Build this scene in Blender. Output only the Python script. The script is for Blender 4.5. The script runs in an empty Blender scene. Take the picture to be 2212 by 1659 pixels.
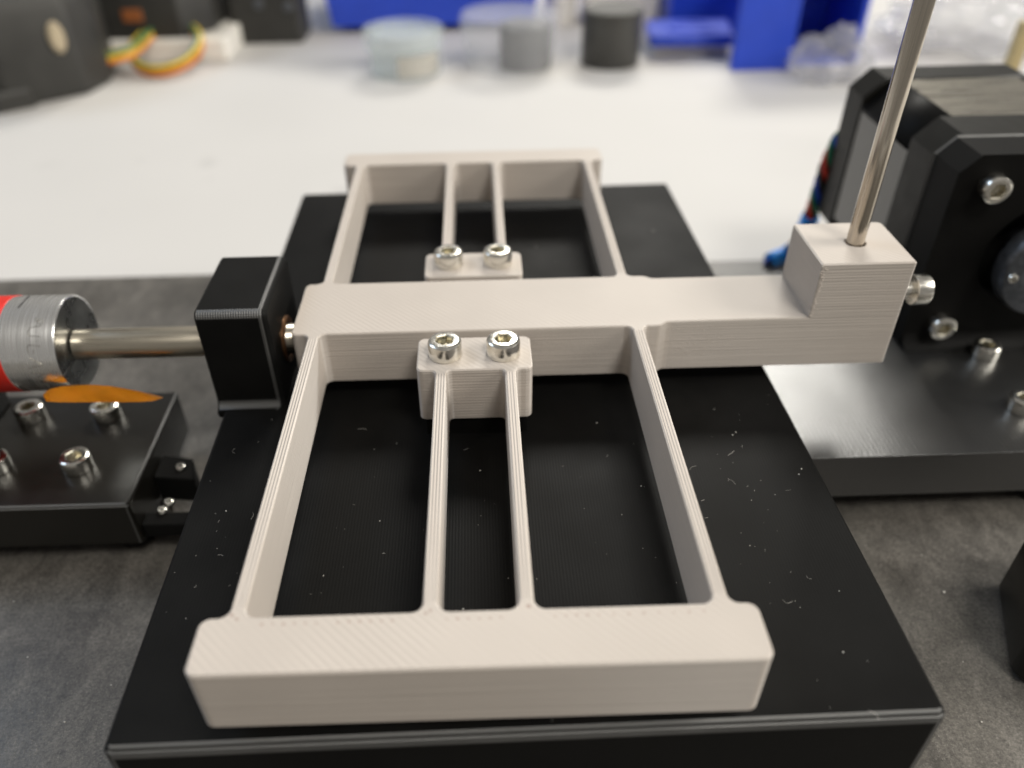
import bpy, bmesh, math, random
from mathutils import Vector, Matrix, Euler
random.seed(7)
R_ = math.radians
MM = 0.001
scene = bpy.context.scene
COL = scene.collection

# ------------------------------------------------------------------ camera
CAM_POS = Vector((0.844, -124.09, 84.731))          # millimetres
CAM_ROT = Euler((0.903, 0.016, -0.025), 'XYZ')
F_PX, PX, PY, W_PX, H_PX = 1736.75, 1066.18, 875.55, 2212.0, 1659.0
cam_data = bpy.data.cameras.new('camera')
cam = bpy.data.objects.new('camera', cam_data)
COL.objects.link(cam)
cam.location = CAM_POS * MM
cam.rotation_euler = CAM_ROT
cam_data.sensor_width = 36.0
cam_data.lens = F_PX / W_PX * 36.0
cam_data.shift_x = (W_PX / 2 - PX) / W_PX
cam_data.shift_y = (PY - H_PX / 2) / W_PX
cam_data.clip_start = 0.005
cam_data.clip_end = 20.0
cam_data.dof.use_dof = True
cam_data.dof.focus_distance = 0.119
cam_data.dof.aperture_fstop = cam_data.lens / 2.4    # entrance pupil of about 2.4 mm, a phone camera's
cam_data.dof.aperture_blades = 0
scene.camera = cam

# ------------------------------------------------------------------ light
world = bpy.data.worlds.new('World')
scene.world = world
world.use_nodes = True
bg = world.node_tree.nodes['Background']
bg.inputs['Color'].default_value = (1.0, 0.95, 0.88, 1)
bg.inputs['Strength'].default_value = 0.26

def panel_lamp(name, direction, dist, sx, sy, watts, colour):
    d = bpy.data.lights.new(name, 'AREA')
    d.shape = 'RECTANGLE'; d.size = sx; d.size_y = sy; d.energy = watts; d.color = colour
    o = bpy.data.objects.new(name, d); COL.objects.link(o)
    v = Vector(direction).normalized()
    o.location = v * dist
    o.rotation_euler = v.to_track_quat('Z', 'Y').to_euler()
    return o
def azel(az, el):
    return (math.sin(R_(az)) * math.cos(R_(el)), math.cos(R_(az)) * math.cos(R_(el)), math.sin(R_(el)))
panel_lamp('ceiling_panel_key', (0.34, -0.60, 1.0), 1.9, 0.46, 0.42, 17.0, (1.0, 0.96, 0.89))
panel_lamp('ceiling_panel_back', azel(14, 38.5), 2.4, 0.74, 0.46, 35, (1.0, 0.97, 0.90))
panel_lamp('ceiling_panel_right', azel(95, 31), 2.6, 1.3, 0.8, 62, (1.0, 0.96, 0.88))
panel_lamp('ceiling_panel_cool', azel(-70, 42), 2.4, 1.1, 0.8, 15, (0.62, 0.78, 1.0))

vs = scene.view_settings
vs.view_transform = 'Standard'; vs.look = 'None'; vs.exposure = -0.08; vs.gamma = 1.0
vs.use_curve_mapping = False
scene.cycles.max_bounces = 8
scene.cycles.use_denoising = True
scene.cycles.sample_clamp_indirect = 6

# ------------------------------------------------------------------ pixel -> ray
CAM_M = CAM_ROT.to_matrix()
def ray(px, py):
    return (CAM_M @ Vector(((px - PX) / F_PX, -(py - PY) / F_PX, -1.0)))
def on_z(px, py, z):
    d = ray(px, py); return CAM_POS + d * ((z - CAM_POS.z) / d.z)
def on_y(px, py, y):
    d = ray(px, py); return CAM_POS + d * ((y - CAM_POS.y) / d.y)
def on_x(px, py, x):
    d = ray(px, py); return CAM_POS + d * ((x - CAM_POS.x) / d.x)

# ------------------------------------------------------------------ materials
def new_mat(name):
    m = bpy.data.materials.new(name); m.use_nodes = True
    nt = m.node_tree
    return m, nt, nt.nodes['Principled BSDF']
class NG:
    def __init__(s, nt):
        s.nt = nt
        g = s.add('ShaderNodeNewGeometry')
        s.normal = g.outputs['Normal']
        s.pos = s.vmath('SCALE', g.outputs['Position'], scale=1000.0)
    def add(s, t): return s.nt.nodes.new(t)
    def link(s, a, b): s.nt.links.new(a, b)
    def val(s, sock, v):
        if hasattr(v, 'is_linked') or isinstance(v, bpy.types.NodeSocket): s.link(v, sock)
        else: sock.default_value = v
    def vmath(s, op, a, b=None, scale=None):
        n = s.add('ShaderNodeVectorMath'); n.operation = op
        s.val(n.inputs[0], a)
        if b is not None: s.val(n.inputs[1], b)
        if scale is not None: s.val(n.inputs['Scale'], scale)
        return n.outputs['Value'] if op in ('DOT_PRODUCT', 'LENGTH') else n.outputs['Vector']
    def math(s, op, a, b=None, c=None, clamp=False):
        n = s.add('ShaderNodeMath'); n.operation = op; n.use_clamp = clamp
        s.val(n.inputs[0], a)
        if b is not None: s.val(n.inputs[1], b)
        if c is not None: s.val(n.inputs[2], c)
        return n.outputs[0]
    def sep(s, v):
        n = s.add('ShaderNodeSeparateXYZ'); s.link(v, n.inputs[0]); return n.outputs
    def noise(s, vec, scale, detail=2.0, rough=0.5, dist=0.0):
        n = s.add('ShaderNodeTexNoise'); s.link(vec, n.inputs['Vector'])
        n.inputs['Scale'].default_value = scale; n.inputs['Detail'].default_value = detail
        n.inputs['Roughness'].default_value = rough; n.inputs['Distortion'].default_value = dist
        return n.outputs['Fac']
    def stretch(s, vec, xyz): return s.vmath('MULTIPLY', vec, xyz)
    def ramp(s, fac, a, b, ca, cb):
        n = s.add('ShaderNodeMapRange'); n.clamp = True
        s.val(n.inputs['Value'], fac); n.inputs['From Min'].default_value = a; n.inputs['From Max'].default_value = b
        s.val(n.inputs['To Min'], ca); s.val(n.inputs['To Max'], cb)
        return n.outputs[0]
    def mix(s, f, a, b):
        n = s.add('ShaderNodeMix'); n.data_type = 'FLOAT'
        s.val(n.inputs[0], f); s.val(n.inputs[2], a); s.val(n.inputs[3], b); return n.outputs[0]
    def mixc(s, f, a, b):
        n = s.add('ShaderNodeMix'); n.data_type = 'RGBA'
        s.val(n.inputs[0], f); s.val(n.inputs[6], a); s.val(n.inputs[7], b); return n.outputs[2]
    def colmul(s, col, f):
        n = s.add('ShaderNodeVectorMath'); n.operation = 'SCALE'
        n.inputs[0].default_value = col[:3]; s.val(n.inputs['Scale'], f); return n.outputs[0]
    def bump(s, h, mm, strength=1.0):
        n = s.add('ShaderNodeBump'); n.inputs['Distance'].default_value = mm * MM
        n.inputs['Strength'].default_value = strength; s.link(h, n.inputs['Height']); return n.outputs[0]
    def lines(s, coord, period):           # 0..1 rounded ridges
        t = s.math('SINE', s.math('MULTIPLY', coord, 2 * math.pi / period))
        return s.math('MULTIPLY_ADD', t, 0.5, 0.5)

def mat_beige(name, top):
    """warm grey printed plastic; top = 'diag' raster lines or 'along' beam perimeters"""
    m, nt, b = new_mat(name); g = NG(nt)
    x, y, z = g.sep(g.pos)
    nz = g.math('ABSOLUTE', g.sep(g.normal)[2])
    is_top = g.ramp(nz, 0.75, 0.95, 0.0, 1.0)
    streak = g.noise(g.stretch(g.pos, (0.035, 0.035, 2.6)), 1.0, 3.0, 0.65)
    layer = g.lines(z, 0.55)
    coarse = g.noise(g.stretch(g.pos, (0.05, 0.05, 1.1)), 1.0, 1.0)
    grain = g.noise(g.pos, 3.2, 2.0)
    side = g.math('ADD', g.math('MULTIPLY', streak, 1.6), g.math('MULTIPLY', g.math('MULTIPLY', layer, coarse), 0.6))
    side = g.math('ADD', side, g.math('MULTIPLY', grain, 0.35))
    if top == 'diag':
        c = g.math('ADD', g.math('MULTIPLY', x, 0.7071), g.math('MULTIPLY', y, 0.7071))
        c2 = g.math('SUBTRACT', g.math('MULTIPLY', x, 0.7071), g.math('MULTIPLY', y, 0.7071))
        comb = g.add('ShaderNodeCombineXYZ'); g.link(c, comb.inputs[0]); g.link(c2, comb.inputs[1])
        st = g.noise(g.stretch(comb.outputs[0], (2.2, 0.16, 1.0)), 1.0, 2.0, 0.6)
        patch = g.noise(g.pos, 0.12, 1.0)
        topv = g.math('ADD', g.math('MULTIPLY', g.lines(c, 0.85), g.ramp(patch, 0.35, 0.65, 0.05, 0.42)), g.math('MULTIPLY', st, 0.45))
    else:
        st = g.noise(g.stretch(g.pos, (3.0, 0.03, 1.0)), 1.0, 1.0, 0.5)
        topv = g.math('ADD', g.math('MULTIPLY', g.lines(x, 0.43), 1.3), g.math('MULTIPLY', st, 0.8))
    topv = g.math('ADD', topv, g.math('MULTIPLY', grain, 0.25))
    h = g.mix(is_top, side, topv)
    tone = g.noise(g.pos, 0.07, 2.0)
    f = g.math('MULTIPLY', g.ramp(tone, 0.3, 0.7, 0.97, 1.03), g.mix(is_top, g.ramp(h, 0.5, 1.7, 0.90, 1.07), g.ramp(h, 0.2, 1.4, 0.965, 1.02)))
    g.link(g.colmul((0.495, 0.443, 0.394), f), b.inputs['Base Color'])
    g.link(g.bump(h, 0.065), b.inputs['Normal'])
    b.inputs['Roughness'].default_value = 0.5
    g.link(g.mix(is_top, 1.0, 0.35), b.inputs['Specular IOR Level'])
    cs, ct = g.add('ShaderNodeCombineXYZ'), g.add('ShaderNodeCombineXYZ')
    cs.inputs[2].default_value = 1.0
    ct.inputs[0].default_value = 1.0; ct.inputs[1].default_value = 0.0 if top == 'along' else 1.0
    tm = g.add('ShaderNodeMix'); tm.data_type = 'VECTOR'
    g.link(is_top, tm.inputs[0]); g.link(cs.outputs[0], tm.inputs[4]); g.link(ct.outputs[0], tm.inputs[5])
    g.link(tm.outputs[1], b.inputs['Tangent'])
    g.link(g.mix(is_top, 1.0, 0.6), b.inputs['Anisotropic'])
    return m

def mat_black(name, base=0.013, rough=0.38, axis='x', period=0.46, amp=0.03, grain_amp=0.25, grain_scale=4.0, spec=0.5, ribs=0.0, aniso=0.0):
    m, nt, b = new_mat(name); g = NG(nt)
    x, y, z = g.sep(g.pos)
    nz = g.math('ABSOLUTE', g.sep(g.normal)[2])
    is_top = g.ramp(nz, 0.93, 0.995, 0.0, 1.0)
    c = {'x': x, 'y': y}[axis]
    st = g.noise(g.stretch(g.pos, (2.4, 0.04, 1.0) if axis == 'x' else (0.04, 2.4, 1.0)), 1.0, 2.0)
    top = g.math('ADD', g.lines(c, period), g.math('MULTIPLY', st, 0.8))
    side = g.math('ADD', g.lines(z, 0.28), g.math('MULTIPLY', g.noise(g.stretch(g.pos, (0.04, 0.04, 2.5)), 1.0, 2.0), 0.9))
    if ribs: side = g.math('ADD', side, g.math('MULTIPLY', g.lines(x, 0.42), ribs))
    h = g.mix(is_top, side, top)
    grain = g.noise(g.pos, grain_scale, 3.0)
    h = g.math('ADD', h, g.math('MULTIPLY', grain, grain_amp))
    blotch = g.noise(g.pos, 0.06, 3.0, 0.6)
    g.link(g.colmul((1.0, 0.98, 0.93), g.math('MULTIPLY', g.ramp(blotch, 0.3, 0.7, 0.75, 1.35), base)), b.inputs['Base Color'])
    g.link(g.ramp(blotch, 0.3, 0.7, rough - 0.05, rough + 0.07), b.inputs['Roughness'])
    g.link(g.bump(h, amp), b.inputs['Normal'])
    b.inputs['Specular IOR Level'].default_value = spec
    if aniso:
        ct = g.add('ShaderNodeCombineXYZ'); ct.inputs[0].default_value = 1.0
        g.link(ct.outputs[0], b.inputs['Tangent']); b.inputs['Anisotropic'].default_value = aniso
        b.inputs['Coat Weight'].default_value = 1.0; b.inputs['Coat Roughness'].default_value = 0.36
    return m

def mat_plain(name, col, rough=0.5, metal=0.0, noise_scale=0.5, var=0.08, bump=0.0, bscale=3.0, trans=0.0, ior=1.45, spec=0.5, coat=0.0, alpha=1.0):
    m, nt, b = new_mat(name); g = NG(nt)
    n = g.noise(g.pos, noise_scale, 3.0)
    g.link(g.colmul(col, g.ramp(n, 0.3, 0.7, 1 - var, 1 + var)), b.inputs['Base Color'])
    g.link(g.ramp(n, 0.3, 0.7, max(0.02, rough - 0.04), rough + 0.04), b.inputs['Roughness'])
    b.inputs['Metallic'].default_value = metal
    b.inputs['Transmission Weight'].default_value = trans
    b.inputs['IOR'].default_value = ior
    b.inputs['Specular IOR Level'].default_value = spec
    b.inputs['Coat Weight'].default_value = coat
    b.inputs['Alpha'].default_value = alpha
    if bump: g.link(g.bump(g.noise(g.pos, bscale, 3.0), bump), b.inputs['Normal'])
    return m

def mat_brushed(name, col, rough, stretch, amp=0.01, var=0.1):
    m, nt, b = new_mat(name); g = NG(nt)
    n = g.noise(g.stretch(g.pos, stretch), 1.0, 3.0, 0.6)
    g.link(g.colmul(col, g.ramp(n, 0.3, 0.7, 1 - var, 1 + var)), b.inputs['Base Color'])
    g.link(g.ramp(n, 0.3, 0.7, max(0.03, rough - 0.07), rough + 0.07), b.inputs['Roughness'])
    b.inputs['Metallic'].default_value = 1.0
    g.link(g.bump(n, amp), b.inputs['Normal'])
    return m

def mat_mat(name):
    """dark grey worn board with pale fibres and speckle"""
    m, nt, b = new_mat(name); g = NG(nt)
    big = g.noise(g.pos, 0.045, 4.0, 0.6, 0.6)
    fine = g.noise(g.pos, 2.2, 4.0, 0.7)
    speck = g.ramp(g.noise(g.pos, 3.4, 2.0, 0.6), 0.60, 0.70, 0.0, 1.0)
    fib = g.ramp(g.noise(g.stretch(g.pos, (1.3, 0.35, 1.0)), 1.0, 4.0, 0.7, 1.5), 0.60, 0.72, 0.0, 1.0)
    f = g.math('MULTIPLY', g.ramp(big, 0.3, 0.7, 0.72, 1.28), g.ramp(fine, 0.3, 0.7, 0.5, 1.55))
    f = g.math('MULTIPLY', f, g.ramp(g.noise(g.stretch(g.pos, (0.22, 0.12, 1.0)), 1.0, 3.0, 0.65, 0.8), 0.3, 0.7, 0.72, 1.3))
    f = g.math('ADD', f, g.math('ADD', g.math('MULTIPLY', speck, 0.7), g.math('MULTIPLY', fib, 0.45)))
    g.link(g.colmul((0.092, 0.085, 0.075), f), b.inputs['Base Color'])
    g.link(g.ramp(big, 0.3, 0.7, 0.30, 0.46), b.inputs['Roughness'])
    g.link(g.bump(g.math('ADD', fine, speck), 0.02), b.inputs['Normal'])
    return m

def mat_table(name):
    m, nt, b = new_mat(name); g = NG(nt)
    n = g.noise(g.pos, 0.012, 2.0)
    smudge = g.ramp(g.noise(g.pos, 0.05, 2.0, 0.5), 0.70, 0.80, 1.0, 0.90)
    f = g.math('MULTIPLY', g.ramp(n, 0.3, 0.7, 0.98, 1.02), smudge)
    for sx, sy, rx, ry, k in ((-106.5, 188.0, 5.0, 7.0, 0.90), (-49.0, 158.0, 6.5, 4.5, 0.91), (-170, 190, 8, 8, 0.97)):
        q = g.vmath('MULTIPLY', g.vmath('SUBTRACT', g.pos, (sx, sy, -35.0)), (1 / rx, 1 / ry, 0.0))
        f = g.math('MULTIPLY', f, g.ramp(g.math('ADD', g.vmath('LENGTH', q), g.math('MULTIPLY', g.noise(g.pos, 0.25, 2.0), 0.8)), 0.7, 1.4, k, 1.0))
    g.link(g.colmul((0.545, 0.530, 0.510), f), b.inputs['Base Color'])
    b.inputs['Roughness'].default_value = 0.6
    b.inputs['Specular IOR Level'].default_value = 0.2
    return m

M = dict(
    beige=mat_beige('beige_printed_plastic', 'diag'),
    beige_beam=mat_beige('beige_printed_plastic_beams', 'along'),
    pit=mat_plain('beige_pit', (0.36, 0.27, 0.23), 0.6),
    plate=mat_black('black_printed_plate', 0.0065, 0.5, 'x', 0.46, 0.008, 0.3, spec=0.07),
    black=mat_black('black_printed_bracket', 0.0065, 0.31, 'x', 0.42, 0.016, 0.3, spec=0.42, ribs=4.0),
    edge=mat_black('black_printed_edge_sheen', 0.035, 0.44, 'x', 0.42, 0.020, 0.5, spec=1.0, ribs=4.0),  # paler base paints in the edge highlight, along with whitish stress marks
    sheen=mat_black('black_printed_slab', 0.011, 0.34, 'x', 0.9, 0.022, 2.4, 1.7, spec=1.0, aniso=0.7),
    glossblack=mat_plain('black_gloss_plastic', (0.010, 0.009, 0.007), 0.33, noise_scale=0.2, bump=0.004, bscale=1.5),
    steel=mat_brushed('screw_steel', (0.78, 0.76, 0.70), 0.21, (0.6, 0.6, 1.5), 0.004),
    hexin=mat_brushed('screw_socket_steel', (0.58, 0.55, 0.46), 0.28, (0.6, 0.6, 0.6), 0.004),
    rod=mat_brushed('drawn_steel_rod', (0.52, 0.47, 0.40), 0.16, (4.0, 4.0, 0.05), 0.01, 0.14),
    shaft=mat_brushed('ground_shaft', (0.55, 0.50, 0.41), 0.30, (0.05, 3.0, 3.0), 0.006, 0.08),
    alu=mat_brushed('turned_aluminium', (0.93, 0.93, 0.92), 0.25, (6.0, 0.08, 0.08), 0.0006, 0.04),
    alu_face=mat_plain('turned_aluminium_face', (0.62, 0.63, 0.62), 0.28, 1.0, 0.25, 0.2),
    red=mat_plain('red_tape', (0.62, 0.022, 0.012), 0.42),
    mark=mat_plain('black_ink', (0.01, 0.01, 0.01), 0.5),
    scratch=mat_plain('engraving', (0.30, 0.28, 0.24), 0.35, 1.0),
    orange=mat_plain('polyimide_tape', (0.66, 0.25, 0.008), 0.30, noise_scale=0.25, var=0.12, spec=0.5),
    bronze=mat_plain('bronze', (0.55, 0.30, 0.16), 0.3, 1.0),
    motorcap=mat_plain('motor_end_cap', (0.008, 0.0075, 0.006), 0.42, noise_scale=0.3, bump=0.006, bscale=2.0, spec=0.22),
    enamel=mat_plain('motor_black_enamel', (0.030, 0.028, 0.025), 0.13, noise_scale=0.2, var=0.2, bump=0.004, bscale=0.5, spec=1.0),
    lam=mat_brushed('motor_laminations_top_sheen', (0.36, 0.335, 0.285), 0.30, (0.1, 2.0, 0.1), 0.006, 0.08),  # base lightened: the wall's reflection on the motor top is in the colour
    coupler=mat_plain('grey_coupler', (0.10, 0.107, 0.12), 0.38, 0.6, noise_scale=0.8, var=0.3),
    can=mat_plain('dark_grey_can', (0.060, 0.058, 0.053), 0.42, noise_scale=0.05),
    w_red=mat_plain('wire_red', (0.60, 0.04, 0.02), 0.4), w_green=mat_plain('wire_green', (0.01, 0.16, 0.08), 0.4),
    w_blue=mat_plain('wire_blue', (0.01, 0.06, 0.42), 0.4), w_orange=mat_plain('wire_orange', (0.75, 0.22, 0.02), 0.4),
    w_yellow=mat_plain('wire_yellow', (0.70, 0.48, 0.03), 0.4), w_black=mat_plain('wire_black', (0.015, 0.015, 0.015), 0.4),
    w_brown=mat_plain('wire_brown', (0.30, 0.10, 0.03), 0.4),
    bluetape=mat_plain('blue_sleeve', (0.01, 0.30, 0.90), 0.4),
    dust=mat_plain('lint', (0.62, 0.60, 0.55), 0.6),
    mat=mat_mat('dark_board'), table=mat_table('white_laminate'),
    blue=mat_plain('blue_plastic', (0.026, 0.075, 0.60), 0.35, noise_scale=0.05),
    dkblack=mat_plain('black_equipment', (0.030, 0.029, 0.026), 0.5, noise_scale=0.05, var=0.2),
    white=mat_plain('white_plastic', (0.78, 0.75, 0.69), 0.45, noise_scale=0.05),
    clear=mat_plain('clear_plastic', (0.72, 0.73, 0.76), 0.10, alpha=0.17),
    glass=mat_plain('jar_glass', (0.66, 0.72, 0.71), 0.08, alpha=0.32),
    film=mat_plain('bag_film', (0.55, 0.55, 0.58), 0.12, alpha=0.30),
    wood=mat_plain('pale_wood', (0.52, 0.42, 0.22), 0.6),
    tan=mat_plain('tan_knob', (0.42, 0.35, 0.24), 0.5),
)

# ------------------------------------------------------------------ object helpers
ORIGIN = {}
def tag(o, label, cat, group=None):
    o['label'] = label; o['category'] = cat
    if group: o['group'] = group
    return o
def thing(name, label, cat, loc=(0, 0, 0), group=None):
    o = bpy.data.objects.new(name, None); COL.objects.link(o)
    o.empty_display_size = 0.005
    o.location = Vector(loc) * MM; ORIGIN[o.name] = Vector(loc)
    return tag(o, label, cat, group)
def obj(name, bm, mat, parent=None, smooth=35, base=None, edge=False):
    """bm is in world millimetres"""
    org = ORIGIN[parent.name] if parent else Vector(base or (0, 0, 0))
    bmesh.ops.recalc_face_normals(bm, faces=bm.faces)
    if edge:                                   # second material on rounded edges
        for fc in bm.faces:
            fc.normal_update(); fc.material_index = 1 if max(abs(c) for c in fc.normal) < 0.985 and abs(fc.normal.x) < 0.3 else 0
    for v in bm.verts: v.co = (v.co - org) * MM
    me = bpy.data.meshes.new(name); bm.to_mesh(me); bm.free()
    for mm in (mat if isinstance(mat, (list, tuple)) else [mat]): me.materials.append(M[mm])
    me.shade_smooth(); me.set_sharp_from_angle(angle=R_(smooth))
    for pg in me.polygons:
        if len(pg.vertices) > 4 or max(abs(c) for c in pg.normal) > 0.9999: pg.use_smooth = False
    o = bpy.data.objects.new(name, me); COL.objects.link(o)
    if parent: o.parent = parent
    else: o.location = org * MM
    ORIGIN[o.name] = org.copy()
    return o
def place(name, mesh, loc, rot, parent):
    o = bpy.data.objects.new(name, mesh); COL.objects.link(o)
    o.parent = parent; o.location = (Vector(loc) - ORIGIN[parent.name]) * MM
    o.rotation_euler = rot
    return o

def rounded(poly, radii, seg=6):
    """polygon with rounded corners; poly counter-clockwise list of (x, y)"""
    out = []; n = len(poly)
    if not isinstance(radii, (list, tuple)): radii = [radii] * n
    for i in range(n):
        p, a, c = Vector(poly[i]), Vector(poly[i - 1]), Vector(poly[(i + 1) % n]); r = radii[i]
        if r <= 0: out.append((p.x, p.y)); continue
        d0, d1 = (a - p).normalized(), (c - p).normalized()
        ang = d0.angle(d1); t = r / math.tan(ang / 2)
        s, e = p + d0 * t, p + d1 * t
        ctr = p + (d0 + d1).normalized() * (r / math.sin(ang / 2))
        a0 = math.atan2(s.y - ctr.y, s.x - ctr.x); a1 = math.atan2(e.y - ctr.y, e.x - ctr.x)
        da = (a1 - a0 + math.pi) % (2 * math.pi) - math.pi
        for k in range(seg + 1):
            q = a0 + da * k / seg
            out.append((ctr.x + r * math.cos(q), ctr.y + r * math.sin(q)))
    return out
def inset_poly(pts, d, cuts):
    n = len(pts); out = []
    for i in range(n):
        p = Vector(pts[i]); a = Vector(pts[i - 1]); c = Vector(pts[(i + 1) % n])
        e0, e1 = (p - a), (c - p)
        if e0.length < 1e-6 or e1.length < 1e-6: out.append((p.x, p.y)); continue
        e0.normalize(); e1.normalize()
        n0, n1 = Vector((-e0.y, e0.x)), Vector((-e1.y, e1.x))
        d0 = 0 if ((i - 1) % n) in cuts else d; d1 = 0 if i in cuts else d
        det = n0.x * n1.y - n0.y * n1.x
        if abs(det) < 0.02:
            dd = max(d0, d1) if d0 != d1 else d0
            q = p + n0 * dd
        else:
            q = p + Vector(((d0 * n1.y - d1 * n0.y) / det, (n0.x * d1 - n1.x * d0) / det))
        out.append((q.x, q.y))
    return out
AX = {'z': lambda u, v, w: (u, v, w), 'x': lambda u, v, w: (w, u, v), 'y': lambda u, v, w: (v, w, u)}
def prism(pts, rings, cuts=(), axis='z', holes=(), bm=None, caps=(True, True)):
    """outline swept through rings of (inset, height); cut edges get no wall and no inset"""
    bm = bm or bmesh.new(); f = AX[axis]; n = len(pts); cuts = set(cuts)
    vr = []
    for ins, w in rings:
        q = inset_poly(pts, ins, cuts) if ins else pts
        vr.append([bm.verts.new(f(u, v, w)) for u, v in q])
    for a, b in zip(vr[:-1], vr[1:]):
        for i in range(n):
            if i in cuts: continue
            j = (i + 1) % n
            try: bm.faces.new((a[i], a[j], b[j], b[i]))
            except ValueError: pass
    if caps[0]: bm.faces.new(vr[0][::-1])
    if caps[1]:
        if not holes: bm.faces.new(vr[-1])
        else:
            edges = []
            ring = vr[-1]
            for i in range(n):
                e = bm.edges.get((ring[i], ring[(i + 1) % n])) or bm.edges.new((ring[i], ring[(i + 1) % n])); edges.append(e)
            for cu, cv, r, depth in holes:
                w = rings[-1][1]; k = 28
                top = [bm.verts.new(f(cu + r * math.cos(2 * math.pi * i / k), cv + r * math.sin(2 * math.pi * i / k), w)) for i in range(k)]
                bot = [bm.verts.new(f(cu + r * math.cos(2 * math.pi * i / k), cv + r * math.sin(2 * math.pi * i / k), w - depth)) for i in range(k)]
                for i in range(k):
                    j = (i + 1) % k
                    edges.append(bm.edges.new((top[i], top[j])))
                    bm.faces.new((top[j], top[i], bot[i], bot[j]))
                bm.faces.new(bot)
            bmesh.ops.triangle_fill(bm, use_beauty=True, use_dissolve=False, edges=edges)
    return bm
def box(x0, x1, y0, y1, z0, z1, r=0.4, b=0.3, bm=None, seg=4):
    pts = rounded([(x0, y0), (x1, y0), (x1, y1), (x0, y1)], r, seg) if r > 0 else [(x0, y0), (x1, y0), (x1, y1), (x0, y1)]
    rings = [(b, z0), (0, z0 + b), (0, z1 - b), (b, z1)] if b else [(0, z0), (0, z1)]
    return prism(pts, rings, bm=bm)
def lathe(profile, centre=(0, 0, 0), axis='z', seg=32, bm=None, close=True):
    """profile of (radius, height) swept about an axis"""
    bm = bm or bmesh.new(); f = AX[axis]; c = Vector(centre); rings = []
    for r, h in profile:
        if r < 1e-6: rings.append([bm.verts.new(Vector(f(0, 0, h)) + c)])
        else: rings.append([bm.verts.new(Vector(f(r * math.cos(2 * math.pi * k / seg), r * math.sin(2 * math.pi * k / seg), h)) + c) for k in range(seg)])
    for a, b in zip(rings[:-1], rings[1:]):
        for k in range(seg):
            j = (k + 1) % seg
            if len(a) == 1 and len(b) == 1: continue
            if len(a) == 1: bm.faces.new((a[0], b[j], b[k]))
            elif len(b) == 1: bm.faces.new((a[k], a[j], b[0]))
            else: bm.faces.new((a[k], a[j], b[j], b[k]))
    if close:
        if len(rings[0]) > 1: bm.faces.new(rings[0][::-1])
        if len(rings[-1]) > 1: bm.faces.new(rings[-1])
    return bm
def tube(path, r, seg=8, bm=None):
    bm = bm or bmesh.new(); pts = [Vector(p) for p in path]; rings = []
    for i, p in enumerate(pts):
        t = (pts[min(i + 1, len(pts) - 1)] - pts[max(i - 1, 0)])
        t = t.normalized() if t.length > 1e-9 else Vector((0, 0, 1))
        u = t.orthogonal().normalized() if i == 0 else (u - t * u.dot(t)).normalized()
        v = t.cross(u)
        rings.append([bm.verts.new(p + (u * math.cos(2 * math.pi * k / seg) + v * math.sin(2 * math.pi * k / seg)) * r) for k in range(seg)])
    for a, b in zip(rings[:-1], rings[1:]):
        for k in range(seg):
            j = (k + 1) % seg; bm.faces.new((a[k], a[j], b[j], b[k]))
    bm.faces.new(rings[0][::-1]); bm.faces.new(rings[-1])
    return bm
def smooth_path(ctrl, n=10):
    P = [Vector(p) for p in ctrl]; out = []
    for i in range(len(P) - 1):
        a, b, c, d = P[max(i - 1, 0)], P[i], P[i + 1], P[min(i + 2, len(P) - 1)]
        for k in range(n):
            t = k / n
            out.append(0.5 * ((2 * b) + (c - a) * t + (2 * a - 5 * b + 4 * c - d) * t * t + (3 * b - a - 3 * c + d) * t ** 3))
    out.append(P[-1]); return out

# ================================================================== the setting
Z_MAT, Z_TABLE = -32.0, -35.0
o = obj('table', prism([(-900, -400), (900, -400), (900, 1200), (-900, 1200)], [(0, Z_TABLE - 25), (0, Z_TABLE)]), 'table')
o['kind'] = 'structure'; o['label'] = 'white laminate table top'
my = on_z(0, 606, Z_MAT)
bm = prism(rounded([(-330, -330), (330, -330), (330, 91.5), (-330, 91.0)], 2), [(0, Z_TABLE + 0.05), (0, Z_MAT - 0.4), (0.4, Z_MAT)])
o = obj('board', bm, 'mat', base=(0, 0, Z_TABLE)); tag(o, 'worn dark grey speckled board lying on the white table under the rig', 'board')
board = o

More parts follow.
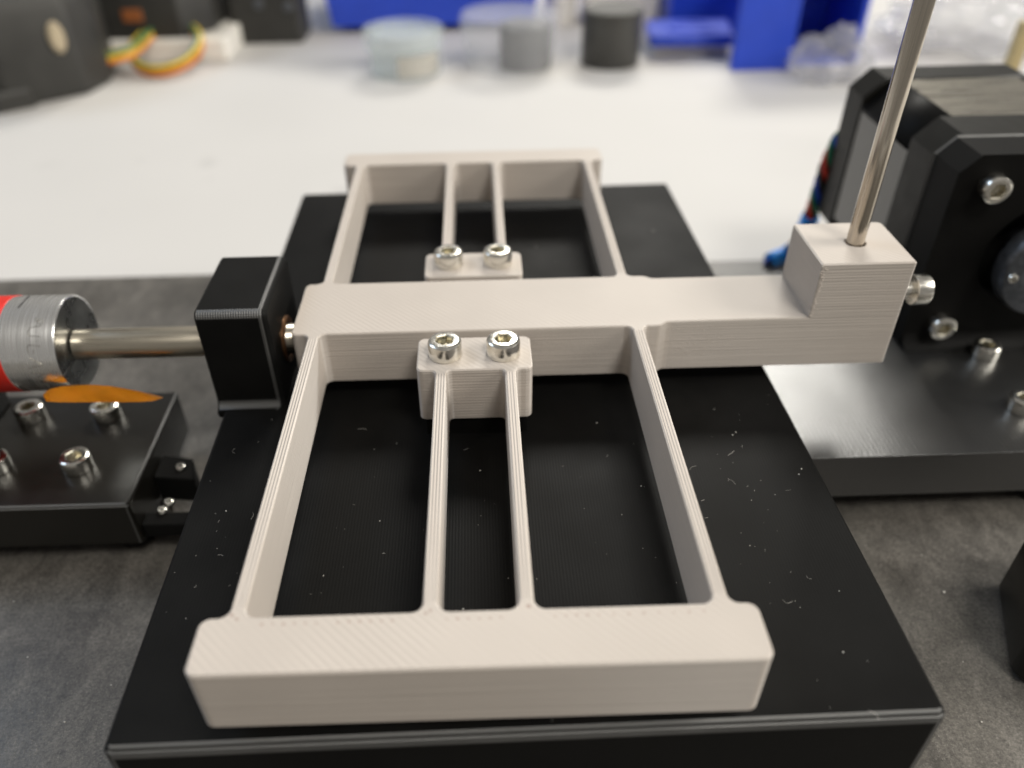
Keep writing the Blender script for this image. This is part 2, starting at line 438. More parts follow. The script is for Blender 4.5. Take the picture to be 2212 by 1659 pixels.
# ================================================================== shared fastener meshes
def make_screw(head_r=2.75, head_h=3.0, hex_af=2.5, shank=6.0, shank_r=1.45):
    bm = bmesh.new(); seg = 36
    prof = [(shank_r, -shank), (shank_r, 0.0), (head_r - 0.12, 0.0), (head_r, 0.15), (head_r, head_h - 0.55), (head_r - 0.12, head_h - 0.25), (head_r - 0.45, head_h - 0.02), (head_r - 0.62, head_h)]
    rings = [[bm.verts.new((r * math.cos(2 * math.pi * k / seg), r * math.sin(2 * math.pi * k / seg), h)) for k in range(seg)] for r, h in prof]
    def hexring(af, h):
        R = []
        for k in range(seg):
            a = 2 * math.pi * k / seg; m_ = (a % (math.pi / 3)) - math.pi / 6
            r = af / 2 / math.cos(m_); R.append(bm.verts.new((r * math.cos(a), r * math.sin(a), h)))
        return R
    rings += [hexring(hex_af + 0.35, head_h), hexring(hex_af, head_h - 0.2), hexring(hex_af, head_h - 1.7)]
    for q, (a, b) in enumerate(zip(rings[:-1], rings[1:])):
        for k in range(seg):
            j = (k + 1) % seg; fc = bm.faces.new((a[k], a[j], b[j], b[k]))
            if q >= len(prof): fc.material_index = 1
    c = bm.verts.new((0, 0, head_h - 2.1)); a = rings[-1]
    for k in range(seg):
        fc = bm.faces.new((a[k], a[(k + 1) % seg], c)); fc.material_index = 1
    bm.faces.new(rings[0][::-1])
    bmesh.ops.recalc_face_normals(bm, faces=bm.faces)
    for v in bm.verts: v.co *= MM
    me = bpy.data.meshes.new('cap_screw'); bm.to_mesh(me); bm.free()
    me.materials.append(M['steel']); me.materials.append(M['hexin'])
    me.shade_smooth(); me.set_sharp_from_angle(angle=R_(32))
    return me
SCREW = make_screw()
SCREW_SMALL = make_screw(1.0, 0.8, 0.9, 2.0, 0.5)

# ================================================================== base plate
YAW = 0.013
def yawed(pts):
    c, s = math.cos(YAW), math.sin(YAW)
    return [(c * x - s * y, s * x + c * y) for x, y in pts]
ZP = -3.6
PL, PR, PF, PB = -45.88, 52.94, -74.2, 82.86
bp = thing('base_plate', 'black printed base plate with upright bearing block carrying the beige flexure', 'base plate', (3, 4, Z_MAT))
prof = [(0.0, Z_MAT + 0.02), (0.0, ZP - 1.75), (0.10, ZP - 1.50), (0.28, ZP - 1.36), (0.06, ZP - 1.18), (0.02, ZP - 0.98), (0.12, ZP - 0.80), (0.36, ZP - 0.66), (0.34, ZP - 0.56), (0.36, ZP - 0.34), (0.52, ZP - 0.14), (0.85, ZP)]
bmp = prism(rounded(yawed([(PL - 0.2, PF), (PR + 1.0, PF), (PR, PB), (PL, PB)]), 1.3, 4), prof)
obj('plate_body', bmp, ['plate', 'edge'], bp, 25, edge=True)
# bosses under the two anchors
for s in (-1, 1):
    obj('boss', box(-9.4, 7.9, s * 15.0 - 4.2 - 0.36, s * 15.0 + 4.2 - 0.36, ZP - 0.3, -0.01, 0.8, 0.1), 'plate', bp)
# upright bearing block
yc, hw, zt = 0.2, 10.3, 15.7
base_r = 1.6
outl = []
outl += [(yc - hw - base_r, ZP - 1.3), (yc + hw + base_r, ZP - 1.3), (yc + hw + base_r, ZP + 0.02)]
for k in range(1, 7):
    a = R_(-90 - 90 * k / 6)
    outl.append((yc + hw + base_r + base_r * math.cos(a), ZP + base_r + 0.02 + base_r * math.sin(a)))
for s in (1, -1):
    for k in range(0, 9):
        a = R_(90 * k / 8) if s == 1 else R_(90 + 90 * k / 8)
        outl.append((yc + s * (hw - 1.5) + 1.5 * math.cos(a), zt - 1.5 + 1.5 * math.sin(a)))
for k in range(0, 6):
    a = R_(0 - 90 * k / 6)
    outl.append((yc - hw - base_r + base_r * math.cos(a), ZP + base_r + 0.02 + base_r * math.sin(a)))
outl.append((yc - hw - base_r, ZP + 0.02))
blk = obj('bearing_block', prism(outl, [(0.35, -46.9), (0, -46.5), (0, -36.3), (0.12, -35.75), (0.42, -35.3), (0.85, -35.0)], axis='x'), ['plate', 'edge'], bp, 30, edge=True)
SH_Y, SH_Z = -0.4, 4.0
bm = lathe([(3.02, -0.2), (4.3, -0.2), (4.3, 0.25), (4.1, 0.45), (3.3, 0.45), (3.02, 0.2)], (-35.0, SH_Y, SH_Z), 'x', 40, close=False)
obj('bushing', bm, 'bronze', blk)

# dust and lint on the plate: nobody could count it
bm = bmesh.new()
def plate_free(x, y): return PL + 1.5 < x < PR - 1.5 and PF + 1.5 < y < PB - 2
def lint(x, y, z, L, r):
    a = random.uniform(0, 6.28); p = Vector((x, y, z)); pts = [p.copy()]; curl = random.uniform(-1.6, 1.6)
    for k in range(5):
        a += curl * random.uniform(0.2, 1.0) * 0.6
        p = p + Vector((math.cos(a), math.sin(a), random.uniform(-0.02, 0.06))) * (L / 5); pts.append(p.copy())
    tube(pts, r, 3, bm)
def speck(x, y, z, r):
    m = Matrix.Translation((x, y, z + r * 0.5)) @ Euler((random.random() * 3, random.random() * 3, random.random() * 3)).to_matrix().to_4x4()
    bmesh.ops.create_cube(bm, size=r * 1.6, matrix=m)
clusters = [(-40, -30, 5, 16, 38), (-38, -52, 6, 10, 10), (40, -38, 6, 14, 40), (43, -22, 6, 8, 14), (14, -45, 8, 14, 26), (-17, -42, 7, 15, 24), (-1, -48, 3, 12, 8), (36, -62, 8, 6, 14), (42, 20, 5, 20, 6), (-36, 40, 5, 20, 5), (17, 40, 8, 20, 8)]
for cx, cy, sx, sy, n in clusters:
    for k in range(n):
        x, y = random.gauss(cx, sx), random.gauss(cy, sy)
        if not plate_free(x, y): continue
        if random.random() < 0.22: continue
        if random.random() < 0.30: lint(x, y, ZP + 0.03, random.choice((0.3, 0.5, 0.6, 0.9, 1.6)), random.uniform(0.012, 0.022))
        else: speck(x, y, ZP, random.choice((0.025, 0.03, 0.035, 0.045, 0.06, 0.095)))
o = obj('dust', bm, 'dust', bp); o['kind'] = 'stuff'

bm = bmesh.new()
for px, py, r in ((2038, 1280, 0.22), (1900, 1500, 0.10), (2120, 1560, 0.12), (2080, 1430, 0.08), (60, 1420, 0.10), (140, 1560, 0.12), (240, 1480, 0.08), (30, 1300, 0.1), (1870, 1180, 0.08), (1990, 1200, 0.1)):
    v = on_z(px, py, Z_MAT); speck(v.x, v.y, Z_MAT, r)
q = obj('crumb', bm, 'dust', board); q['kind'] = 'stuff'

# ================================================================== flexure stage
H = 10.1
XL, XR, Y1, Y2, S = -32.1, 31.05, 66.43, 74.0, 8.6
DY = -0.36
BEAMS = [(-28.92, -27.19), (26.21, 27.95)]
INNER = [(-7.01, -5.27), (4.02, 5.75)]
AX0, AX1, AY0, AY1 = -10.08, 8.52, 10.35, 19.75
FR = 1.35
fx = thing('flexure_stage', 'beige printed flexure frame with thin beams, central arm and raised rod socket', 'flexure', (0, 0, 0))
BV = 0.22
RINGS = [(BV, 0.0), (0, BV), (0, H - BV), (BV, H)]
def flare(x, y, sx, sy, r, seg=6):
    """concave fillet from the bar face (x+sx*r, y) to the beam side (x, y+sy*r)"""
    c = (x + sx * r, y + sy * r)
    return [(c[0] - sx * r * math.sin(R_(90 * k / seg)), c[1] - sy * r * math.cos(R_(90 * k / seg))) for k in range(seg + 1)]
def beam(x0, x1, y0, y1, parent, r0=FR, r1=FR):
    """straight beam between the fillets that grow out of the bars"""
    pts = [(x0, y0 + r0), (x1, y0 + r0), (x1, y1 - r1), (x0, y1 - r1)]
    obj('flexure_beam', prism(pts, RINGS, {0, 2}), 'beige_beam', parent)
def stub(a, b, y, sy, r):
    """fillet, cut, fillet on a bar face at y whose outside is sy; travelling +x for sy=-1, -x for sy=+1"""
    L, Rr = flare(a, y, -1, sy, r), flare(b, y, 1, sy, r)
    first, second = (L, Rr) if sy < 0 else (Rr, L)
    out = [('pt', q) for q in first[:-1]] + [('cut', (first[-1], second[-1]))] + [('pt', q) for q in second[::-1][1:]]
    return out
for a, b in BEAMS:
    beam(a, b, -Y1 + DY, -S, fx); beam(a, b, S, Y1 + DY, fx)
for a, b in INNER:
    beam(a, b, -Y1 + DY, -AY1 + DY, fx, FR, 0.9); beam(a, b, AY1 + DY, Y1 + DY, fx, 0.9, FR)
def notch_edge(y, spans, rev):
    pts = []
    for a, b in spans: pts += [(a, y), (b, y)]
    return pts[::-1] if rev else pts
bar_beams = sorted(BEAMS + INNER)
def outline_with_cuts(loop):
    """loop: list of ('pt', (x,y)) or ('cut', (p, q)) in order"""
    pts, cuts = [], set()
    for kind, v in loop:
        if kind == 'pt': pts.append(v)
        else: pts.append(v[0]); cuts.add(len(pts) - 1); pts.append(v[1])
    return pts, cuts
def arc_corner(x, y, sx, sy, r, seg=6):
    """convex corner at (x,y), outward quadrant (sx,sy), counter-clockwise"""
    cx, cy = x - sx * r, y - sy * r
    a0 = {(1, -1): -90, (1, 1): 0, (-1, 1): 90, (-1, -1): 180}[(sx, sy)]
    return [('pt', (cx + r * math.cos(R_(a0 + 90 * k / seg)), cy + r * math.sin(R_(a0 + 90 * k / seg)))) for k in range(seg + 1)]
# front crossbar (inner face at y = -Y1)
CR = 1.3
for s in (-1, 1):
    if s == -1:
        y0, y1 = -Y2 + DY, -Y1 + DY
        loop = arc_corner(XL, y0, -1, -1, CR) + arc_corner(XR, y0, 1, -1, CR) + arc_corner(XR, y1, 1, 1, CR)
        for a, b in bar_beams[::-1]: loop += stub(a, b, y1, 1, FR)
        loop += arc_corner(XL, y1, -1, 1, CR)
    else:
        y0, y1 = Y1 + DY, Y2 + DY
        loop = arc_corner(XL, y0, -1, -1, CR)
        for a, b in bar_beams: loop += stub(a, b, y0, -1, FR)
        loop += arc_corner(XR, y0, 1, -1, CR) + arc_corner(XR, y1, 1, 1, CR) + arc_corner(XL, y1, -1, 1, CR)
    pts, cuts = outline_with_cuts(loop)
    bar = obj('crossbar', prism(pts, RINGS, cuts), 'beige', fx)
    if s == -1:
        bm = bmesh.new()
        x = XL + 3.5
        while x < XR - 3:
            near = min(abs(x - (a + b) / 2) for a, b in BEAMS + INNER)
            if near > 1.9 and random.random() < 0.9:
                lathe([(0.0, 0.012), (random.uniform(0.12, 0.2), 0.004)], (x, y1 - 1.15 + random.uniform(-0.06, 0.06), H), 'z', 8, bm, close=False)
            x += 1.22 if x < 12 else 1.7
        for px, py, r in ((-28.6, y1 + 0.25, 0.22), (-27.9, y1 - 0.3, 0.2), (5.1, y1 + 0.3, 0.28), (-6.6, y1 - 0.3, 0.2), (-6.1, y1 + 0.1, 0.2)):
            lathe([(0.0, 0.014), (r, 0.004)], (px, py, H), 'z', 8, bm, close=False)
        q = obj('pinhole', bm, 'pit', bar); q['kind'] = 'stuff'
# anchors
for s in (-1, 1):
    ya, yb = (s * 15.05 - 4.7 + DY, s * 15.05 + 4.7 + DY)
    R0 = 1.1
    loop = arc_corner(AX0, ya, -1, -1, R0)
    if s == -1:
        for a, b in INNER: loop += stub(a, b, ya, -1, 0.9)
    loop += arc_corner(AX1, ya, 1, -1, R0) + arc_corner(AX1, yb, 1, 1, R0)
    if s == 1:
        for a, b in INNER[::-1]: loop += stub(a, b, yb, 1, 0.9)
    loop += arc_corner(AX0, yb, -1, 1, R0)
    pts, cuts = outline_with_cuts(loop)
    an = obj('anchor_block', prism(pts, RINGS, cuts), 'beige', fx)
    for i, x in enumerate((-5.5, 3.95)):
        yy = -15.75 if s == -1 else 15.0
        place('cap_screw', SCREW, (x, yy, H - 0.02), (0, 0, R_(random.uniform(0, 60))), an)
# shuttle with arm
SF, SB, STEP, XE = -7.5, 7.58, 31.6, 72.5
loop = arc_corner(XL + 0.1, -S, -1, -1, 0.9)
for a, b in BEAMS: loop += stub(a, b, -S, -1, FR)
loop += [('pt', (30.6, -S)), ('pt', (31.2, -S + 0.1)), ('pt', (32.3, SF - 0.1)), ('pt', (33.2, SF))]
loop += arc_corner(XE, SF, 1, -1, 0.35) + arc_corner(XE, SB, 1, 1, 1.2)
loop += [('pt', (33.2, SB)), ('pt', (32.3, SB + 0.12)), ('pt', (31.2, S - 0.1)), ('pt', (30.6, S))]
for a, b in BEAMS[::-1]: loop += stub(a, b, S, 1, FR)
loop += arc_corner(XL + 0.1, S, -1, 1, 1.1)
pts, cuts = outline_with_cuts(loop)
arm = obj('shuttle_arm', prism(pts, RINGS, cuts), 'beige', fx)
BX0, BTOP = 56.75, 20.3
pts = rounded([(BX0, SF), (XE, SF), (XE, SB), (BX0, SB)], [0.3, 0.35, 1.2, 0.3], 5)
sock = obj('rod_socket', prism(pts, [(0.0, H - 0.25), (0, BTOP - BV), (BV, BTOP)], holes=[(65.0, 0.0, 1.85, 8.0)]), 'beige', fx)
place('cap_screw', SCREW, (77.6, 0.0, 10.6), (0, R_(90), 0), sock)
def blob(bm, x, y, z, rx, ry, rz):
    bmesh.ops.create_icosphere(bm, subdivisions=1, radius=1.0, matrix=Matrix.Translation((x, y, z)) @ Matrix.Diagonal((rx, ry, rz, 1)))
bm = bmesh.new()
for k in range(46):                                   # uneven printing seam on the near corner of the socket
    zz = H + 0.3 + k * 0.215
    blob(bm, BX0 + abs(random.gauss(0.25, 0.35)), SF - 0.01, zz, random.uniform(0.18, 0.5), random.uniform(0.04, 0.10), random.uniform(0.05, 0.10))
for k in range(16):
    blob(bm, BX0 - 0.01, SF + abs(random.gauss(0.1, 0.15)), H + 0.4 + k * 0.6, random.uniform(0.04, 0.08), random.uniform(0.1, 0.25), 0.09)
q = obj('print_seam', bm, 'beige', sock, 60); q['kind'] = 'stuff'
bm = bmesh.new()
for k in range(60):                                   # ragged start of the arm's front wall
    blob(bm, random.uniform(33.5, 44.0), SF - 0.005, random.uniform(0.5, H - 0.4), random.uniform(0.15, 0.55), random.uniform(0.02, 0.05), random.uniform(0.05, 0.13))
q = obj('print_seam', bm, 'beige', arm, 60); q['kind'] = 'stuff'

rod = obj('upright_rod', lathe([(0.0, 13.2), (1.3, 13.2), (1.5, 13.4), (1.5, 84.7), (1.35, 85.0), (0.0, 85.0)], (64.95, 0, 0), 'z', 40), 'rod', base=(64.95, 0, 13.2))
tag(rod, 'thin bare steel rod standing upright in the beige socket block', 'rod')

# ================================================================== left actuator: shaft and collar
CY, CZ, CR_ = 0.8, 3.7, 8.7
act = thing('plunger', 'polished metal cylinder with red tape band and shaft through the black bearing block', 'cylinder', (-90, CY, CZ - CR_))
sh = obj('shaft', lathe([(0.0, -73.0), (2.8, -73.0), (2.8, -32.6), (2.5, -32.15), (0.0, -32.15)], (0, SH_Y, SH_Z), 'x', 40), 'shaft', act)
XF = -73.4
body = obj('collar', lathe([(0.0, -115), (CR_, -115), (CR_, XF - 0.35), (CR_ - 0.12, XF - 0.1), (CR_ - 0.4, XF)], (0, CY, CZ), 'x', 72, close=False), 'alu', act)
obj('end_face', lathe([(CR_ - 0.4, XF), (3.1, XF - 0.02), (0.0, XF - 0.02)], (0, CY, CZ), 'x', 72, close=False), 'alu_face', act)
obj('clamp_slot', tube([on_x(0.19842 * 838, 576 + 0.19842 * 975, XF + 0.02), on_x(0.19842 * 690, 576 + 0.19842 * 1198, XF + 0.02)], 0.16, 6), 'mark', act)
def on_cyl(px, py, r):
    d = ray(px, py); o_ = CAM_POS - Vector((0, CY, CZ))
    a = d.y * d.y + d.z * d.z; b = o_.y * d.y + o_.z * d.z; c = o_.y ** 2 + o_.z ** 2 - r * r
    disc = b * b - a * c
    if disc < 0: return None
    return CAM_POS + d * ((-b - math.sqrt(disc)) / a)
# red tape band
obj('red_band', lathe([(CR_ + 0.02, -113), (CR_ + 0.10, -112.9), (CR_ + 0.10, -83.3), (CR_ + 0.02, -83.2)], (0, CY, CZ), 'x', 72, close=False), 'red', body)
# scribed marks round the collar
def crop5(c): return (0.19842 * c[0], 576.0 + 0.19842 * c[1])
def scribe(name, poly, r, mat, lift=0.0):
    path = []
    for p, q in zip(poly[:-1], poly[1:]):
        for k in range(5):
            t = k / 5; v = on_cyl(*crop5((p[0] + (q[0] - p[0]) * t, p[1] + (q[1] - p[1]) * t)), CR_ + lift)
            if v: path.append(v)
    v = on_cyl(*crop5(poly[-1]), CR_ + lift)
    if v: path.append(v)
    if len(path) > 2: obj(name, tube(path, r, 6), mat, body)
circ = lambda x, y, r: [(x + r * math.cos(2 * math.pi * k / 10), y + r * math.sin(2 * math.pi * k / 10)) for k in range(11)]
scribe('engraved_mark', circ(438, 600, 26), 0.05, 'scratch'); scribe('engraved_mark', circ(398, 578, 18), 0.05, 'scratch')
scribe('engraved_mark', [(452, 642), (330, 662), (302, 705), (312, 752), (440, 764)], 0.055, 'scratch')
scribe('engraved_mark', [(440, 868), (312, 852), (295, 885), (312, 942)], 0.055, 'scratch'); scribe('engraved_mark', [(366, 905), (362, 950)], 0.05, 'scratch')
scribe('engraved_mark', [(312, 990), (466, 1070), (300, 1112)], 0.055, 'scratch')
scribe('engraved_mark', [(340, 1152), (484, 1166), (380, 1226), (516, 1241)], 0.055, 'scratch')
scribe('engraved_mark', [(412, 1282), (534, 1286)], 0.05, 'scratch'); scribe('engraved_mark', [(420, 1310), (484, 1346)], 0.05, 'scratch')
scribe('ink_tick', [(318, 322), (255, 385), (198, 448)], 0.14, 'mark')

# orange tape flag on the collar
def flag_pt(px, py, y): return on_y(px, py, y)
top = [(93, 852), (104, 842), (130, 835), (165, 832), (200, 831), (240, 834), (262, 838), (300, 845), (330, 852), (352, 858)]
bot = [(94, 856), (100, 867), (130, 869), (165, 869), (200, 869), (240, 869), (262, 869), (300, 868.5), (330, 866.5), (351, 860)]
bm = bmesh.new(); grid = []
for i, (a, b) in enumerate(zip(top, bot)):
    col = []
    for k in range(7):
        t = k / 6
        bulge = math.sin(math.pi * t) * 0.9
        yb = -8.4 + t * -2.6 + 0.10 * i - bulge * (0.5 if i > 3 else -0.3)
        yb += 0.9 * math.exp(-((i - 3.2 - 1.6 * (t - 0.5)) / 0.8) ** 2)
        col.append(bm.verts.new(flag_pt(a[0] + (b[0] - a[0]) * t, a[1] + (b[1] - a[1]) * t, yb)))
    grid.append(col)
for c0, c1 in zip(grid[:-1], grid[1:]):
    for k in range(6): bm.faces.new((c0[k], c1[k], c1[k + 1], c0[k + 1]))
bmesh.ops.solidify(bm, geom=bm.faces, thickness=0.08)
o = obj('tape_flag', bm, 'orange', base=(-70, -8, -2), smooth=60)
tag(o, 'pointed strip of orange tape stuck under the end of the metal cylinder', 'tape')

# left slab the actuator is mounted on
SLT, SLB = -16.0, -26.4
lb = thing('actuator_base', 'black glossy slab with cap screws under the metal cylinder', 'base', (-90, -5, Z_MAT))
prof2 = [(0.3, SLB), (0.0, SLB + 0.3), (0.0, SLT - 0.75), (0.14, SLT - 0.6), (0.04, SLT - 0.42), (0.1, SLT - 0.2), (0.4, SLT)]
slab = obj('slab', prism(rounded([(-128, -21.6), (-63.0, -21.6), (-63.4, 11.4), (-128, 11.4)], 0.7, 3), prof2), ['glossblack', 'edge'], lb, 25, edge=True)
for x, y in ((-75.4, -11.5), (-75.2, 3.5), (-90.6, -11.2), (-90.4, 3.8)):
    place('cap_screw', SCREW, (x, y, SLT), (0, 0, R_(random.uniform(0, 60))), slab)
for x, y in ((-68, -14), (-68, 5), (-120, -14), (-120, 5)):
    obj('foot', lathe([(3.4, Z_MAT + 0.01), (3.6, Z_MAT + 0.4), (3.6, SLB)], (x, y, 0), 'z', 24), 'black', lb)
obj('saddle', box(-116, -97, -8, 9.5, SLT, CZ - CR_ + 1.0, 0.8, 0.4), 'black', lb)
tab = obj('tab', box(-63.0, -53.6, -20.3, -17.0, -26.0, -22.8, 0.5, 0.2), 'plate', lb)
place('cap_screw', SCREW_SMALL, on_z(366, 1088, -22.8), (0, 0, 0), tab)
place('cap_screw', SCREW_SMALL, on_z(352, 1106, -22.8), (0, 0, 0), tab)
tab2 = obj('tab', prism(rounded([(-63.0, -10.5), (-55.0, -11.4), (-56.8, -5.4), (-63.0, -4.0)], 0.5, 3), [(0.2, -26.0), (0, -25.8), (0, -20.2), (0.2, -20.0)]), 'plate', lb)
place('cap_screw', SCREW_SMALL, on_z(391, 1012, -20.0), (0, 0, 0), tab2)

# ================================================================== right: motor and bracket
MX, MZ = 114.5, 5.2
mb = thing('motor_bracket', 'black printed bracket with broad slab and square face plate for the motor', 'bracket', (105, 15, Z_MAT))
slab = obj('slab', prism(rounded([(53.9, -14.9), (160, -14.4), (160, 52), (53.9, 52)], 0.5, 3), [(0.5, SLB), (0.1, SLB + 0.2), (0, SLB + 0.6), (0, SLT - 0.05), (0.05, SLT)]), 'sheen', mb)
for x, y in ((108.6, 16.4), (106.6, -2.2), (124, -2.2), (124, 16.4)):
    place('cap_screw', SCREW, (x, y, SLT), (0, 0, R_(random.uniform(0, 60))), slab)
for x, y in ((112, -8), (112, 44), (68, 44), (150, -8)):
    obj('foot', lathe([(4.6, Z_MAT + 0.01), (5.0, Z_MAT + 0.5), (5.0, SLB)], (x, y, 0), 'z', 28), 'black', mb)
# face plate with a round opening, axis along y
FY0, FY1, FX0, FX1, FZ1, CH = 21.0, 31.5, 92.4, 136.6, 26.4, 3.3
outl = [(SLT, FX0), (SLT, FX1), (FZ1 - CH, FX1), (FZ1, FX1 - CH), (FZ1, FX0 + CH), (FZ1 - CH, FX0)]
# axis 'y' maps (u, v, w) -> (v, w, u): u = z, v = x; build facing -y by sweeping from back to front
bmf = bmesh.new()
f = AX['y']; k = 48; HR = 11.6
def ringpts(ins, y):
    pts = [(SLT, FX0), (FZ1 - CH, FX0), (FZ1, FX0 + CH), (FZ1, FX1 - CH), (FZ1 - CH, FX1), (SLT, FX1)]
    q = inset_poly(pts[::-1], ins, ())[::-1] if ins else pts
    return [bmf.verts.new(f(u, v, y)) for u, v in q]
rg = [ringpts(0.35, FY1), ringpts(0.0, FY1 - 0.35), ringpts(0.0, FY0 + 0.4), ringpts(0.4, FY0)]
for a, b in zip(rg[:-1], rg[1:]):
    for i in range(6):
        j = (i + 1) % 6; bmf.faces.new((a[i], a[j], b[j], b[i]))
bmf.faces.new(rg[0])
edges = [bmf.edges.get((rg[3][i], rg[3][(i + 1) % 6])) for i in range(6)]
t_, b_ = [], []
for i in range(k):
    a = 2 * math.pi * i / k
    t_.append(bmf.verts.new((MX + HR * math.cos(a), FY0, MZ + HR * math.sin(a))))
    b_.append(bmf.verts.new((MX + (HR - 0.3) * math.cos(a), FY0 + 8, MZ + (HR - 0.3) * math.sin(a))))
for i in range(k):
    j = (i + 1) % k; edges.append(bmf.edges.new((t_[i], t_[j]))); bmf.faces.new((t_[i], t_[j], b_[j], b_[i]))
bmf.faces.new(b_)
bmesh.ops.triangle_fill(bmf, use_beauty=True, edges=edges)
fp = obj('face_plate', bmf, ['plate', 'edge'], mb, 20)
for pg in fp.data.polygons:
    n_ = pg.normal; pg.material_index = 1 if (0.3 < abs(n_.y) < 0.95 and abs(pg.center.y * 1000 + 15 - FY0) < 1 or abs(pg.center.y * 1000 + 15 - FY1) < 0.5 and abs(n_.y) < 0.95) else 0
for sx in (-1, 1):
    for sz in (-1, 1):
        place('cap_screw', SCREW, (MX + sx * 15.5, FY0, MZ + sz * 15.5), (R_(90), 0, 0), fp)
# gusset at the foot of the plate
bm = prism([(FY0 - 3.2, SLT), (FY0, SLT), (FY0, SLT + 3.2), (FY0 - 0.9, SLT + 0.9)], [(0, FX0), (0, FX1)], axis='x')
obj('fillet', bm, 'plate', mb, 50)

mo = thing('stepper_motor', 'square black stepper motor with bare steel middle bolted behind the bracket', 'motor', (MX, 55, MZ - 21))
def oct_prism(y0, y1, half, ch, b):
    pts = [(-half, -half + ch), (-half + ch, -half), (half - ch, -half), (half, -half + ch), (half, half - ch), (half - ch, half), (-half + ch, half), (-half, half - ch)]
    pts = [(MZ + u, MX + v) for u, v in pts]
    # counter-clockwise in (z, x)
    area = sum(pts[i][0] * pts[(i + 1) % 8][1] - pts[(i + 1) % 8][0] * pts[i][1] for i in range(8))
    if area < 0: pts = pts[::-1]
    return prism(pts, [(b, y0), (0, y0 + b), (0, y1 - b), (b, y1)], axis='y')
obj('front_cap', oct_prism(31.6, 44.5, 21.0, 4.4, 0.4), 'motorcap', mo)
lam = obj('lamination_stack', oct_prism(44.5, 70.5, 20.7, 6.6, 0.15), ['lam', 'enamel'], mo)
for pg in lam.data.polygons: pg.material_index = 0 if pg.normal.z > 0.9 else 1  # only upward faces take the metal with the painted-in reflection
# black corner wraps between the caps
obj('rear_cap', oct_prism(70.5, 80.5, 21.0, 4.4, 0.5), 'motorcap', mo)
cp = obj('corner_cover', prism([(a, b) for a, b in [(MZ + 13.6, MX - 20.95), (MZ + 14.3, MX - 21.0), (MZ + 21.0, MX - 14.3), (MZ + 20.95, MX - 13.6)]], [(0, 44.6), (0, 70.4)], axis='y'), 'plate', mo, 10)
disc = obj('hub', lathe([(0.0, 14.0), (7.0, 14.0), (9.9, 14.6), (10.3, 15.2), (10.3, 18.4), (9.9, 19.0), (2.5, 19.0), (2.5, 30.0), (0.0, 30.0)], (MX, 0, MZ), 'y', 56), 'coupler', mo)
place('cap_screw', SCREW_SMALL, (MX - 8.6, 14.2, MZ - 1.0), (R_(90), 0, 0), disc)

# twisted motor leads
lead = thing('motor_leads', 'twisted red, green and blue leads with blue sleeves beside the motor', 'wires', (90, 86, Z_MAT))
ctrl = [(95.0, 80.8, 9.0), (93.8, 81.6, 2.0), (93.4, 82.0, -5.0), (93.2, 82.6, -12.0), (92.9, 84.0, -19.0), (92.6, 87.0, -25.5), (91.5, 89.5, -29.3), (89.0, 89.0, -30.2), (86.0, 87.5, -30.4)]
cen = smooth_path(ctrl, 12)
for ph, mt in ((0, 'w_red'), (1.57, 'w_green'), (3.14, 'w_blue'), (4.71, 'w_black')):
    pth = []
    for i, p in enumerate(cen):
        a = ph + i * 0.27
        pth.append(p + Vector((math.cos(a), math.sin(a), 0.25 * math.sin(a))) * 1.25)
    obj('wire', tube(pth, 0.8, 8), mt, lead)
obj('sleeve', tube([cen[i] for i in range(40, 50)], 2.5, 14), 'bluetape', lead)
obj('sleeve', tube([cen[i] for i in range(66, 96)], 2.3, 14), 'bluetape', lead)

# dark block at the edge of the board
o = obj('rubber_block', prism(rounded([(84.0, -52.0), (110, -62.0), (118, -41), (92, -32)], 2.5, 5), [(1.2, Z_MAT + 0.02), (0, Z_MAT + 1.4), (0, -19.5), (0.8, -17.9), (2.6, -17.0)]), 'glossblack', base=(100, -47, Z_MAT))
tag(o, 'smooth black rounded block standing on the board in front of the motor bracket', 'block')

# ================================================================== background on the table
ZT = Z_TABLE
o = thing('dark_can', 'short dark grey cylinder standing beside the blue tray', 'can', (70, 312, ZT))
obj('can_body', lathe([(0, ZT), (14.6, ZT), (15, ZT + 0.6), (15, ZT + 23.4)], (70, 312, 0), 'z', 40, close=False), 'can', o)
obj('lid', lathe([(15, ZT + 23.4), (15.5, ZT + 23.6), (15.5, ZT + 26.0), (14.8, ZT + 26.4), (0, ZT + 26.4)], (70, 312, 0), 'z', 40, close=False), 'can', o)

o = thing('glass_jar', 'low clear glass jar with a stepped lid and pale label', 'jar', (-35, 304, ZT))
obj('jar_body', lathe([(0, ZT + 0.05), (17.6, ZT + 0.05), (18, ZT + 0.5), (18, ZT + 13), (16.4, ZT + 13), (16.2, ZT + 2), (0, ZT + 1.8)], (-35, 304, 0), 'z', 48, close=False), 'glass', o)
obj('lid', lathe([(16.9, ZT + 13.2), (20, ZT + 13.2), (20.2, ZT + 13.8), (20.2, ZT + 20.5), (19.4, ZT + 21.5), (15, ZT + 21.8), (14.6, ZT + 20.6), (0, ZT + 20.4), (0, ZT + 18.6), (16.9, ZT + 18.6), (16.9, ZT + 13.2)], (-35, 304, 0), 'z', 48, close=False), 'glass', o)
bm = bmesh.new(); vv = []
for k_ in range(17):
    a = R_(-98 + 75 * k_ / 16); vv.append([bm.verts.new((-35 + 18.15 * math.cos(a), 304 + 18.15 * math.sin(a), ZT + z_)) for z_ in (2, 12)])
for a, b in zip(vv[:-1], vv[1:]): bm.faces.new((a[0], b[0], b[1], a[1]))
bmesh.ops.solidify(bm, geom=bm.faces, thickness=0.1)
obj('paper_label', bm, 'white', o)

